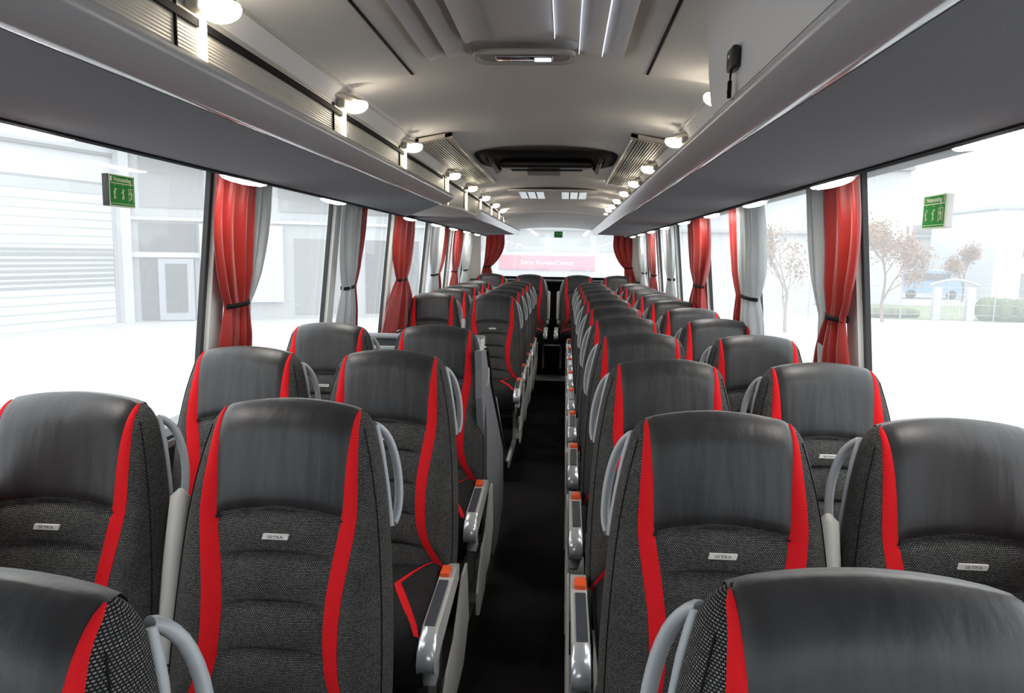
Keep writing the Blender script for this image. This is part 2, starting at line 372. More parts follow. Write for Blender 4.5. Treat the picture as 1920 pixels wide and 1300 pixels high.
t = thing('door_cover', 'light grey cover panel above the side door, between the two left luggage racks', 'panel', (-.75,4.5,1.7005))
b = MB(); b.extr([(.245,-.73),(-.13,.26),(-.13,.485),(.30,.485),(.30,-.3)], 2, .0, .012); b.build('cover_plate', 'lightgrey', t, smooth=False)
b = MB(); b.box((.078,-.5,.013), (.084,.485,.25)); b.build('back_panel', 'beige', t, smooth=False)
# window-head service strips (white strip with dark gap) above each window
for s_, nm in ((-1,'left'), (1,'right')):
    b = MB()
    b.extr([(s_*.885,1.70),(s_*.905,1.694),(s_*.93,1.702),(s_*1.0,1.72),(s_*1.13,1.765),(s_*1.13,1.80),(s_*.885,1.80)], 1, YF+.02, 9.7)
    struct('trim_%d' % tn, b, 'offwhite'); tn += 1
    b = MB(); b.extr([(s_*.878,1.683),(s_*.895,1.681),(s_*.899,1.696),(s_*.884,1.70)], 1, YF+.02, 9.7); struct('trim_%d' % tn, b, 'blackmatt', smooth=False); tn += 1

# reading lamps along the window heads
def pod():
    t = thing('window_lamp', 'x', 'lamp', group='oval lamps along the window heads')
    b = MB(); b.ell((0,0,.004), (.036,.19,.014), 24, 8, zc=.4); b.build('housing', 'offwhite', t)
    b = MB(); b.ell((0,0,-.004), (.030,.165,.012), 24, 8, zc=.3); b.build('lens', 'lamp_white', t)
    return t
p0 = pod(); first = True
pods = {-1: [1.40, 2.43, 3.38, 5.07, 6.1, 7.05, 8.0, 8.95], 1: [1.45, 2.33, 3.24, 4.17, 5.12, 6.1, 7.05, 8.0, 8.95]}
for s_ in (-1, 1):
    for i, y in enumerate(pods[s_]):
        lb = 'bright oval lamp on the %s window head, %s from the camera' % ('left' if s_ < 0 else 'right', ORD[i+1])
        if first: o = p0; o.location = (s_*.925, y, 1.690); o['label'] = lb; first = False
        else: o = dup(p0, (s_*.925, y, 1.690), lb)

# warm lamps in the cove
def cove(s_):
    t = thing('cove_lamp', 'x', 'lamp', group='warm lamps in the coves above the racks')
    sx_ = -s_   # towards the aisle
    b = MB(); b.rbox((min(0,sx_*.03),-.065,-.005), (max(0,sx_*.03),.045,.03), .008); b.tube([(sx_*.0,-.10,.03),(sx_*.02,-.06,.03),(sx_*.05,-.02,.022)], [.008,.012,.018], 8); b.build('bracket', 'beige', t)
    b = MB(); b.ell((sx_*.045,0,.012), (.048,.042,.030), 20, 10, zc=.25); b.build('lens', 'lamp_warm', t)
    b = MB(); b.ell((sx_*.045,0,.022), (.044,.038,.012), 16, 6); b.build('lamp_cap', 'beige', t)
    b = MB(); b.rbox((min(sx_*.0,sx_*.014),-.011,-.235), (max(sx_*.0,sx_*.014),.011,-.01), .004); b.build('glow_strip', 'lamp_glow', t)  # lamp light on the wall below, put in as a glowing strip
    b = MB(); b.box((min(0,sx_*.006),-.105,-.235), (max(0,sx_*.006),-.101,-.0)); b.build('seam', 'blackmatt', t, smooth=False)
    return t
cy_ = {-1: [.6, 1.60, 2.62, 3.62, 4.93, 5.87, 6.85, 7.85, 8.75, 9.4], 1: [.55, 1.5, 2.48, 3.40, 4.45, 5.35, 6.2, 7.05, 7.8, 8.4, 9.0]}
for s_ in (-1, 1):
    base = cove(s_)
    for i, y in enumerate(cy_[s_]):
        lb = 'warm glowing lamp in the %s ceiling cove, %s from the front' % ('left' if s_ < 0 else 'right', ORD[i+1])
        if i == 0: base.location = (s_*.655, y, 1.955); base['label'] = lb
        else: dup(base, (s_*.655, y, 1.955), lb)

# ------------------------------------------------------------------ ceiling furniture
t = thing('ceiling_light', 'wide ceiling light with six long reflector slats and a mirrored centre lens', 'ceiling light', (0,1.7,2.05))
for s_ in (-1, 1):
    for k, (xa, xb, ye) in enumerate(((.09,.157,.50),(.16,.226,.66),(.23,.293,.69))):
        b = MB(); zc_ = .012
        n = 10
        rows = []
        for y in (-1.5, ye-.10, ye-.03, ye):
            r_ = []
            for q in range(n+1):
                u = q/n; dz = -.030*(u**1.5)*(1 if y < ye-.02 else 0)*(1 if y < ye-.09 else .6)
                r_.append((s_*(xa+(xb-xa)*u), y, zc_+dz+.004))
            rows.append(r_)
        b.grid(rows)
        b.grid([[(s_*xb, y, -.014), (s_*(xb+.002), y, .016)] for y in (-1.5, ye-.1)])
        b.build('reflector_slat', 'white', t, angle=60)
        if s_ > 0: b = MB(); b.box((xa+.001,-1.5,.004), (xa+.003,ye-.05,.013)); b.build('light_strip', 'led', t, smooth=False)
b = MB()
pts = []
for k in range(40):
    a = 2*PI*k/40; pts.append((math.copysign(abs(math.cos(a))**.35, math.cos(a))*.145, .60+math.copysign(abs(math.sin(a))**.6, math.sin(a))*.062, -.006))
b.tube(pts+[pts[0]], .009, 8, caps=False); b.add([(x, y, z+.004) for x, y, z in pts], [tuple(range(40))]); b.build('lens_frame', 'lightgrey', t)
b = MB(); b.rbox((-.085,.575,-.014), (.085,.615,-.004), .003); b.build('mirror_lens', 'mirror', t)
b = MB(); b.rbox((.03,.58,-.018), (.08,.61,-.013), .002); b.build('centre_bulb', 'led', t)

t = thing('roof_hatch', 'black recessed roof hatch with a hanging black mechanism', 'roof hatch', (0,4.85,2.06))
pts = [(math.copysign(abs(math.cos(2*PI*k/48))**.45, math.cos(2*PI*k/48)), math.copysign(abs(math.sin(2*PI*k/48))**.45, math.sin(2*PI*k/48))) for k in range(48)]
b = MB(); b.grid([[(x*a, y*c, z) for x, y in pts] for a, c, z in ((.44,.46,-.004),(.40,.42,-.016),(.37,.39,-.02),(.35,.37,.005))], closed=True)
b.build('frame', 'blackmatt', t)
b = MB(); b.add([(x*.36, y*.38, 0.0) for x, y in pts], [tuple(range(48))]); b.build('inner_panel', 'blackmatt', t, smooth=False)
b = MB(); b.rbox((-.30,-.05,-.05), (.30,.10,-.006), .015); b.rbox((-.24,.10,-.055), (.24,.2,-.01), .015); b.build('mechanism', 'black', t)
b = MB(); b.rbox((-.13,.16,-.075), (.09,.26,-.04), .008); b.build('control_box', 'midgrey', t)
for s_ in (-1, 1):
    b = MB(); b.tube([(s_*.34,-.2,-.01),(s_*.33,-.2,-.04),(s_*.33,.2,-.055),(s_*.32,.32,-.02)], .014, 8); b.build('grip', 'darkgrey', t)

for s_, nm in ((-1,'left'), (1,'right')):
    t = thing('ceiling_vent', 'beige ceiling air vent with fine louvres, on the %s of the black hatch' % nm, 'vent', (s_*.55,4.9,2.03), 'vents beside the roof hatch')
    b = MB(); xi, xo = .445, .625; y0, y1 = 3.75, 6.1
    def V(x, y, z): return (s_*x-s_*.55, y-4.9, z-2.03)
    zi, zo = 2.035, 2.0
    for (xa, za, xb, zb, ya, yb) in ((xi,zi,.475,2.028,y0,y1),(xi,zi,xo,zo,y0,y0+.05),(xi,zi,xo,zo,y1-.05,y1),(.607,2.003,xo,zo,y0,y1)):
        vs = [V(xa,ya,za),V(xb,ya,zb),V(xb,yb,zb),V(xa,yb,za),V(xa,ya,za+.02),V(xb,ya,zb+.02),V(xb,yb,zb+.02),V(xa,yb,za+.02)]
        b.add(vs, [(0,1,2,3),(4,5,6,7),(0,1,5,4),(1,2,6,5),(2,3,7,6),(3,0,4,7)])
    b.build('frame', 'beige', t, smooth=False)
    b = MB(); b.tube([V(xi,y0-.0,zi-.004), V(xi,y1,zi-.004)], .008, 8); b.build('edge_bead', 'coolgrey', t)
    b = MB(); b.add([V(.475,y0+.05,2.045),V(.607,y0+.05,2.02),V(.607,y1-.05,2.02),V(.475,y1-.05,2.045)], [(0,1,2,3)])
    b.build('backing', 'darkgrey', t, smooth=False)
    b = MB()
    for k in range(9):
        x = .485+.014*k; z = 2.028-.025*(k/9); b.add([V(x,y0+.05,z),V(x+.007,y0+.05,z-.002),V(x+.007,y1-.05,z-.002),V(x,y1-.05,z),V(x,y0+.05,z+.014),V(x,y1-.05,z+.014)], [(0,1,2,3),(0,3,5,4)])
    b.build('louvres', 'lightgrey', t, smooth=False)

t = thing('ceiling_light', 'small rear ceiling light unit with two groups of three square diffusers', 'ceiling light', (0,7.45,2.085))
b = MB(); b.rbox((-.42,-.45,-.038), (.42,.45,-.024), .006); b.build('base_plate', 'headliner', t)
for s_ in (-1, 1):
    for k in range(3):
        b = MB(); x = s_*(.12+.085*k); b.extr([(-.38,-.034),(.25,-.060),(.25,-.036)], 0, x-.035, x+.035); b.build('diffuser', 'silver', t, smooth=False)

# white flap panel above the right rack with a black strap lock
t = thing('locker_panel', 'white locker panel closing the space above the right rack, near the camera', 'panel', (.46,.9,1.9))
b = MB(); pl = [(-1.0,-.135),(.78,-.135),(.83,-.10),(.87,-.03),(.90,.06),(.93,.155),(-1.0,.155)]
b.extr(pl, 0, -.010, .012); b.build('panel_board', 'white', t, smooth=False)
b = MB(); b.box((-.014,-1.0,-.145), (.006,.76,-.137)); b.build('shadow_gap', 'blackmatt', t, smooth=False)
b = MB(); b.rbox((-.022,-1.0,-.172), (.02,.80,-.146), .006); b.build('lower_trim', 'lightgrey', t)
t = thing('strap_lock', 'small black square fastener with a short hanging strap on the white locker panel', 'fastener', (.449,1.47,1.83))
b = MB(); b.rbox((-.016,-.027,-.022), (.0,.027,.020), .006); b.build('body', 'black', t)
b = MB(); b.rbox((-.0175,-.004,.0), (-.0155,.003,.006), .0005); b.build('mark', 'badge', t)
b = MB()
for d in (-.004, .003): b.tube([(-.010,d,-.018),(-.012,d,-.030),(-.012,d*.2,-.042)], .0016, 6)
b.rbox((-.016,-.005,-.072), (-.009,.005,-.040), .002); b.tube([(-.012,.003,-.05),(-.012,.009,-.056),(-.012,.012,-.060)], .003, 6)
b.build('strap', 'blackmatt', t)

# ------------------------------------------------------------------ seats
Wt = smooth_tab([(.40,.232),(.5,.240),(.6,.238),(.7,.234),(.8,.227),(.9,.217),(.97,.206),(1.03,.193),(1.07,.182)], 2) + [(1.085,.178),(1.10,.169),(1.11,.160),(1.118,.146),(1.125,.122),(1.131,.090),(1.135,.058),(1.137,.03),(1.138,.002)]
OUT = smooth_tab([(.44,.228),(.475,.212),(.51,.192),(.55,.165),(.60,.148),(.68,.143),(.76,.147),(.84,.159),(.91,.169),(.97,.166),(1.03,.161),(1.08,.157),(1.14,.150)], 2)
INN = smooth_tab([(.44,.208),(.475,.185),(.51,.162),(.55,.134),(.60,.115),(.68,.107),(.76,.110),(.84,.122),(.91,.134),(.97,.134),(1.03,.138),(1.08,.143),(1.14,.146)], 2)
Cf = smooth_tab([(.40,-.195),(.5,-.188),(.6,-.176),(.7,-.156),(.8,-.130),(.90,-.105),(.93,-.100),(1.0,-.086),(1.08,-.068),(1.11,-.058),(1.14,-.045)], 2)
Cb = smooth_tab([(.40,-.09),(.5,-.06),(.7,-.022),(.9,.014),(1.05,.036),(1.14,.035)], 2)
BOL = smooth_tab([(.40,.01),(.5,.026),(.75,.026),(.88,.016),(1.0,.008),(1.1,.002),(1.14,0)], 2)
def yE(z): return itp([(.4,-.135),(.5,-.112),(.7,-.075),(.9,-.040),(1.05,-.012),(1.14,0)], z)
def ztop(u):
    u = max(abs(u), .0021)
    for (a, fa), (b_, fb) in zip(Wt[::-1], Wt[::-1][1:]):
        if fa <= u <= fb: return a+(b_-a)*(u-fa)/(fb-fa)
        if a < 1.07: break
    return 2.0
CRE = [.832,.736,.642,.548]
def seam(u): return .914-.95*u*u
def fy(u, z, front=True):
    dx = max(itp(Wt, z)-abs(u), 0); dz = max(ztop(u)-z, 0) if z > 1.0 else 1
    d = 1/math.sqrt(1/(dx*dx+1e-9)+1/(dz*dz+1e-9)); R_ = .052 if front else .06
    t = min(d/R_, 1); g = math.sqrt(max(0, 1-(1-t)**2))
    e = yE(z)
    if not front: return e+(itp(Cb, z)-e)*g
    y = e+(itp(Cf, z)-e)*g
    y -= g*itp(BOL, z)*math.exp(-((abs(u)-itp(OUT, z)-.018)/.038)**2)
    if abs(u) < itp(INN, z)+.004:
        s0 = seam(u)
        k = 1-min(1, (abs(u)/(itp(INN, z)+.004)))**4
        y += .007*math.exp(-((z-s0)/.006)**2)*g
        if z < s0:
            prev = s0
            for c in CRE:
                zc_ = c-.9*u*u
                y += .012*math.exp(-((z-zc_)/.0062)**2)*g*k
            zz = [s0]+[c-.9*u*u for c in CRE]+[.44]
            for a, b_ in zip(zz, zz[1:]):
                if b_ <= z <= a: y -= .013*max(0, math.sin(PI*(a-z)/(a-b_)))**.6*k
        else: y -= .004*math.sin(min(1, (z-s0)/.06)*PI/2)*k
    return y
def fn(u, z, front=True):
    h = .002; sg = 1 if front else -1
    u1, u0 = u+h, u-h
    a = (fy(u1, z, front)-fy(u0, z, front))/(2*h); b_ = (fy(u, z+h, front)-fy(u, z-h, front))/(2*h)
    n = Vector((a, -1, b_))*sg; return n.normalized()
def P(u, z, off=0, front=True):
    v = Vector((u, fy(u, z, front), z))
    return v+fn(u, z, front)*off if off else v
ZS = [.44+.005*i for i in range(98)]+[.93+.0125*i for i in range(11)]+[1.066] + [1.075,1.085,1.095,1.103,1.110,1.116,1.121,1.1255,1.129,1.132,1.1345,1.1365,1.138]
def back_mesh():
    b = MB(); NQ = 64; rows = []
    qs = [math.sin((i/NQ*2-1)*PI/2) for i in range(NQ+1)]
    qs = [.55*q+.45*(i/NQ*2-1) for i, q in enumerate(qs)]
    for z in ZS:
        W = itp(Wt, z)
        rows.append([(q*W, fy(q*W, z), z) for q in qs]+[(q*W, fy(q*W, z, False), z) for q in qs[::-1][1:-1]])
    uv = []; vv = 0
    for j, r_ in enumerate(rows):
        if j: vv += (Vector(r_[NQ//2])-Vector(rows[j-1][NQ//2])).length
        cum = [0]
        for a, c in zip(r_, r_[1:]): cum.append(cum[-1]+(Vector(c)-Vector(a)).length)
        mid = cum[NQ//2]; uv += [(c-mid, vv) for c in cum]
    b.grid(rows, closed=True); b.add(rows[0], [tuple(range(len(rows[0])))]); uv += uv[:len(rows[0])]
    return b.mesh('backrest', 'weave', angle=75, uv=uv)
def head_mesh():
    b = MB(); rows = []
    NV = 22; NU = 24
    for j in range(NV+1):           # front, from seam to ridge
        r_ = []
        for i in range(NU+1):
            q = i/NU*2-1; u = q*(.139+.006*(j/NV))
            u = q*min(.146, .137+.009*j/NV)
            z0, z1 = seam(u)+.001, ztop(u)-.0012
            t = j/NV; t = 1-(1-t)**1.8; z = z0+(z1-z0)*t
            off = .004*min(1, j/1.5+.1)*(min(1, (1-abs(q))*14)+.15)
            r_.append(P(u, z, off))
        rows.append(r_)
    for j in range(1, 7):
        r_ = []
        for i in range(NU+1):
            q = i/NU*2-1; u = q*.146; z1 = ztop(u)-.0012; z = z1-.10*(j/6)**1.8; r_.append(P(u, z, .004, False))
        rows.append(r_)
    b.grid(rows); return b.mesh('headrest', 'leather', angle=80)
def stripe_mesh(sg):
    b = MB(); rows = []
    zs = [z for z in ZS if z < 1.10]+[1.103, 1.108, 1.113, 1.117, 1.121]
    for z in zs:
        a, c = itp(INN, z), min(itp(OUT, z), max(itp(Wt, z)-.004, .149))
        a = min(a, c-.001)
        r_ = []
        for i in range(5):
            u = sg*(a+(c-a)*i/4); r_.append(P(u, min(z, ztop(u)-.0012), .0035 if 0 < i < 4 else .0008))
        rows.append(r_)
    b.grid(rows); return b.mesh('red_stripe', 'red', angle=80)
ME_BACK, ME_HEAD, ME_SR, ME_SL = back_mesh(), head_mesh(), stripe_mesh(1), stripe_mesh(-1)
def side_piping(sg):
    b = MB(); b.tube([P(sg*(itp(Wt, z)-.012), z, .001) for z in ZS if z < 1.09], .0013, 6); return b.mesh('edge_piping', 'blackmatt')
ME_PR, ME_PL = side_piping(1), side_piping(-1)
def cushion_mesh():
    b = MB(); rows = []
    xs = [-.215+.43*i/20 for i in range(21)]
    CY, CZ = -.07, .03
    prof = [(-.02,.435)]+[(-.05-.42*i/10, .447+.012*math.sin(PI*i/10)) for i in range(11)]+[(-.51,.440),(-.535,.428),(-.552,.405),(-.556,.375),(-.545,.33),(-.52,.305),(-.3,.30),(-.02,.30)]
    for y, z in prof:
        r_ = []
        for x in xs:
            k = abs(x)/.215; dz = -.03*max(0, (k-.85)/.15)**2 if z > .42 else 0
            bol = .012*math.exp(-((abs(x)-.175)/.035)**2) if z > .42 and y < -.05 else 0
            r_.append((x*(.97 if z < .31 else 1), y+(.02*k**4 if y < -.5 else 0)+CY, z+dz+bol+(CZ if z > .36 else 0)))
        rows.append(r_)
    b.grid(rows)
    for x_ in (0, -1): b.add([r[x_] for r in rows], [tuple(range(len(rows)))])
    return b.mesh('seat_cushion', 'seatcloth', angle=50)
ME_CU = cushion_mesh()
def cz_(x, y):
    k = abs(x)/.222; yy = min(max(-y-.05, 0)/.42, 1)
    z = .447+.012*math.sin(PI*yy)-.03*max(0, (k-.85)/.15)**2+.012*math.exp(-((abs(x)-.175)/.035)**2)
    if y < -.47: z = itp([(-.552,.405),(-.535,.428),(-.51,.440),(-.47,.447)], y)+.012*math.exp(-((abs(x)-.175)/.035)**2)
    return z
def cush_trim(sg):
    b = MB()
    path = [(.207,-.10),(.182,-.118),(.150,-.15),(.120,-.20),(.093,-.270),(.094,-.278),(.112,-.325),(.134,-.38),(.158,-.44),(.185,-.50),(.199,-.535)]
    wd = [.003,.004,.005,.006,.008,.011,.012,.011,.010,.009,.007]
    rows = [[(sg*(x+d*w_), y-.07, .03+cz_(x+d*w_, y)+(.003 if abs(d) < 1 else .0008)) for d in (-1,-.7,0,.7,1)] for (x, y), w_ in zip(path, wd)]
    b.grid(rows); return b.mesh('red_trim', 'red', angle=80)
ME_TR, ME_TL = cush_trim(1), cush_trim(-1)
def o_(name, me, parent): o = bpy.data.objects.new(name, me); COL.objects.link(o); o.parent = parent; return o
def handle_mesh(sg):
    b = MB()
    # D-shaped grab handle: flat frame along the side + bowed bar
    fr = [(sg*(itp(Wt, z)-.003), yE(z)+.022, z) for z in [1.08,1.06,1.03,1.0,.96,.92,.89,.865]]
    b.tube(fr, [.006,.007,.007,.006,.006,.006,.007,.007], 8)
    bar = [(.168,1.078),(.181,1.066),(.195,1.045),(.207,1.015),(.216,.98),(.222,.945),(.225,.91),(.225,.885),(.220,.866)]
    bar = smooth_tab(bar, 1)
    b.tube([(sg*x, yE(z)+.034+.035*math.sin(PI*i/(len(bar)-1)), z) for i, (x, z) in enumerate(bar)], [.008]+[.0095]*(len(bar)-2)+[.008], 12, flat=(1.3, .9))
    return b.mesh('grab_handle', 'coolgrey', angle=60)
H = {1: handle_mesh(1), -1: handle_mesh(-1)}
def arm_down(sg):
    """aisle armrest lowered beside the cushion"""
    x0, x1 = (.205, .250) if sg > 0 else (.240, .287)
    DY, DZ = -.13, .045
    def X(a): return sg*a
    b = MB()
    pr = [(-.02,.425),(-.045,.44),(-.10,.443),(-.42,.425),(-.465,.410),(-.495,.382),(-.50,.365),(-.47,.345),(-.40,.345),(-.12,.375),(-.03,.385)]
    rows = [[(X(x), y, z) for y, z in pr] for x in (x0, x1)]
    n = len(pr); b.add(rows[0]+rows[1], [tuple(range(n)), tuple(range(n, 2*n))[::-1]]+[(i, (i+1)%n, n+(i+1)%n, n+i) for i in range(n)])
    me = b.mesh('armrest', 'lightgrey', angle=35)
    b = MB(); b.extr([(-.175,.4435),(-.40,.4305),(-.435,.424),(-.435,.415),(-.40,.42),(-.175,.436)], 0, X(x0+.005), X(x1-.012)); c1 = b.mesh('control_panel', 'control', smooth=False)
    b = MB(); b.rbox((min(X(x0+.002),X(x1-.010)),-.150,.430), (max(X(x0+.001),X(x1-.014)),-.092,.456), .006); c2 = b.mesh('belt_button', 'orange')
    b = MB(); rows = []
    for (y, z) in [(-.425,.4265),(-.465,.416),(-.495,.392),(-.507,.362),(-.495,.335),(-.46,.33)]:
        rows.append([(X(x0-.001), y, z-.004),(X(x0+.006), y-.003, z+.003),(X(x1-.006), y-.003, z+.003),(X(x1+.001), y, z-.004)])
    b.grid(rows); c3 = b.mesh('silver_nose', 'silver', angle=70)
    b = MB(); b.tube([(X(x0+.02),-.38,.345),(X(x0+.028),-.46,.315),(X(x0+.03),-.475,.29)], [.02,.024,.016], 10); c4 = b.mesh('underside_knob', 'midgrey')
    for q in (me, c1, c2, c3, c4): q.transform(Matrix.Translation((0, DY, DZ)))
    return me, c1, c2, c3, c4
ARM = {1: arm_down(1), -1: arm_down(-1)}
def arm_up(sg, x=.247):
    b = MB(); pts = [(sg*x,-.035,.935),(sg*x,-.038,.918),(sg*x,-.07,.80),(sg*x,-.10,.68),(sg*x,-.125,.58)]
    b.tube(pts, [.004,.020,.022,.022,.020], 14, flat=(1, 1.1))
    b.tube([(sg*(x-.03),-.135,.545),(sg*(x+.012),-.135,.545)], .028, 14)
    return b.mesh('raised_armrest', 'lightgrey', angle=60)
AU = {1: arm_up(1), -1: arm_up(-1)}
def leg_mesh(sg):
    b = MB()
    b.extr([(-.06,.30),(-.16,.30),(-.19,.20),(-.17,.10),(-.20,.0),(-.36,.0),(-.37,.015),(-.29,.03),(-.27,.12),(-.28,.22),(-.36,.30)], 0, sg*.19, sg*.215)
    b.v = [(x, y-.10, z) for x, y, z in b.v]; return b.mesh('leg', 'lightgrey', smooth=False)
LG = {1: leg_mesh(1), -1: leg_mesh(-1)}
def flap_mesh(sg):
    xa = .251 if sg > 0 else .288; b = MB(); b.extr([(-.60,.17),(-.55,.22),(-.42,.28),(-.30,.30),(-.12,.42),(-.02,.42),(.04,.20),(-.10,.10),(-.28,.10),(-.32,.06),(-.54,.05),(-.60,.08)], 0, sg*xa, sg*(xa+.008))
    b.extr([(-.50,.08),(-.50,.12),(-.05,.15),(-.05,.11)], 0, sg*.215, sg*(xa+.002))
    return b.mesh('side_cover', 'lightgrey', smooth=False)
FL = {1: flap_mesh(1), -1: flap_mesh(-1)}
b = MB(); b.rbox((-.2,-.50,.275), (.2,-.02,.31), .01); b.v = [(x, y-.08, z) for x, y, z in b.v]; ME_BASE = b.mesh('seat_base', 'blackmatt')
b = MB(); b.rbox((-.195,-.50,.0), (-.17,-.44,.28), .005)
b = MB()
zb = .871; yb = fy(0, zb)
nb = fn(0, zb); 
b.extr([(-.0285,zb-.0055),(.0255,zb-.0055),(.0285,zb+.0055),(-.0255,zb+.0055)], 1, yb-.0055, yb+.001); ME_BADGE = b.mesh('badge', 'badge', smooth=False)
_t = text_mesh('tmp', 'SETRA', .0088, 'badge_ink', Matrix.Translation((0, yb-.0058, zb)) @ Matrix.Rotation(PI/2, 4, 'X') @ Matrix.Scale(1.35, 4, (1,0,0)), extrude=.0002)
ME_LETTER = _t.data; bpy.data.objects.remove(_t, do_unlink=True)
def seat(sg, kind):
    """sg: side of the aisle-facing flank (+1 = local +x)"""
    t = thing('coach_seat', 'x', 'seat', group='coach seats')
    o_('backrest', ME_BACK, t); h = o_('headrest', ME_HEAD, t); h['label'] = 'black leather headrest panel'
    for me in (ME_SR, ME_SL): o_('red_stripe', me, t)
    for me in (ME_PR, ME_PL): o_('edge_piping', me, t)
    bd = o_('badge', ME_BADGE, t); o_('lettering', ME_LETTER, bd)
    c = o_('seat_cushion', ME_CU, t)
    for me in (ME_TR, ME_TL): o_('red_trim', me, c)
    o_('seat_base', ME_BASE, t); o_('grab_handle', H[sg], t)
    for s2 in (1, -1): o_('leg', LG[s2], t)
    if kind == 'aisle':
        a = o_('armrest', ARM[sg][0], t)
        for nm, me in zip(('control_panel','belt_button','silver_nose','underside_knob'), ARM[sg][1:]): o_(nm, me, a)
        o_('side_cover', FL[sg], t)
    else:
        o_('raised_armrest', AU[sg], t)
    if kind == 'rear':
        a = o_('armrest', ARM[sg][0], t)
        o_('silver_nose', ARM[sg][3], a)
    return t
P_ = .801; Y0 = -.038
protos = {}
def place(s_, kind, x, y, z, label, yaw=0):
    sg = -s_; k = (sg, kind)
    if k not in protos: protos[k] = seat(sg, kind); o = protos[k]; o.location = (s_*x, y, z); o['label'] = label
    else: o = dup(protos[k], (s_*x, y, z), label)
    o.rotation_euler.z = yaw
    return o
rows_r = [Y0+P_*n for n in range(1, 12)]
rows_l = [Y0+P_*n for n in (1, 2, 3)]+[3.28, 5.95, 6.70, 7.45, 8.20, 8.85]
rnd = random.Random(3)
for s_, rows, side in ((1, rows_r, 'right'), (-1, rows_l, 'left')):
    for i, y in enumerate(rows):
        if s_ < 0 and i == 0: y = .665
        if s_ < 0 and i == 2: y = 2.40
        xa, xw = (.463, .942) if s_ > 0 else ((.447, .943) if i < 2 else (.427, .914))
        for kind, x in (('aisle', xa), ('window', xw)):
            if i == 0 and kind == 'window': continue
            if side == 'left' and i == 4: nx = ''
            elif side == 'left' and i == 3: nx = ''
            elif i == 0: nx = ''
            else: nx = ''
            where = 'beside the aisle' if kind == 'aisle' else 'by the windows'
            lb = 'black and red %s seat %s, %s row from the camera' % (side, where, ORD[i+1])
            place(s_, kind, x, y+rnd.uniform(-.004,.004), 0, lb, rnd.uniform(-.006,.006))
for s_, side in ((-1,'left'), (1,'right')):
    place(s_, 'rear', .31, 9.45, .07, 'rear bench seat with raised pale armrest, just %s of the centre gap' % side)
    place(s_, 'window', .80, 9.45, .07, 'rear bench seat in the far %s corner under the tied rear curtain' % side)
# raised plinth that carries the rear seats, split by the centre gap
b = MB(); b.box((-1.15,8.98,.0), (-.09,9.88,.07)); b.box((.09,8.98,.0), (1.15,9.88,.07)); tag(b.build('seat_plinth', 'blackmatt', smooth=False), 'low black plinth under the four rear bench seats', 'plinth')
t = thing('storage_box', 'black box with a pale grey front rail in the gap between the rear seats', 'box', (0,9.3,0))
b = MB(); b.rbox((-.085,-.30,0), (.085,.5,.36), .01); b.build('body', 'blackmatt', t)
b = MB(); b.rbox((-.12,-.34,.355), (.12,-.29,.372), .006); b.build('front_rail', 'silver', t)

# grey guard panel and partition in front of the side door
t = thing('guard_panel', 'tall narrow grey guard panel beside the aisle, behind the last left seat before the door', 'panel', (-.2,3.6,0))
b = MB(); pl = [(3.02,1.06),(3.05,.98),(3.07,.85),(3.18,.61),(3.37,.37),(3.60,-.04),(3.67,-.10),(3.94,-.12),(4.28,-.02),(4.30,.1),(4.22,.34),(3.45,.83),(3.22,1.04)]
b.extr([(y-3.6, z) for y, z in pl], 0, -.028, 0); b.build('panel_board', 'midgrey', t, smooth=False)
b = MB(); b.tube([(-.0,y-3.6,z) for y, z in ((3.22,1.04),(3.45,.84),(4.22,.35))], .012, 8); b.build('edge_strip', 'black', t)
b = MB(); b.tube([(-.005,y-3.6,z) for y, z in ((3.75,.72),(4.26,.36))], .008, 8); b.build('light_strip', 'lightgrey', t)
b = MB()
for d in (0, .07): b.tube([(-.014,-.46+d,1.03-.6*d),(-.014,-.39+d,1.085-.6*d)], .009, 8)
b.build('hinge', 'lightgrey', t)
t = thing('partition', 'dark partition with a pale rail in front of the side door, left of the aisle', 'partition', (-.68,3.72,0))
b = MB(); b.rbox((-.50,-.02,0), (.42,.02,1.035), .012); b.build('panel_board', 'darkgrey', t)
b = MB(); b.rbox((-.50,-.035,.965), (.42,-.021,.985), .004); b.build('pale_rail', 'coolgrey', t)
b = MB(); b.rbox((-.50,-.035,1.02), (.42,.035,1.045), .01); b.build('top_cap', 'midgrey', t)

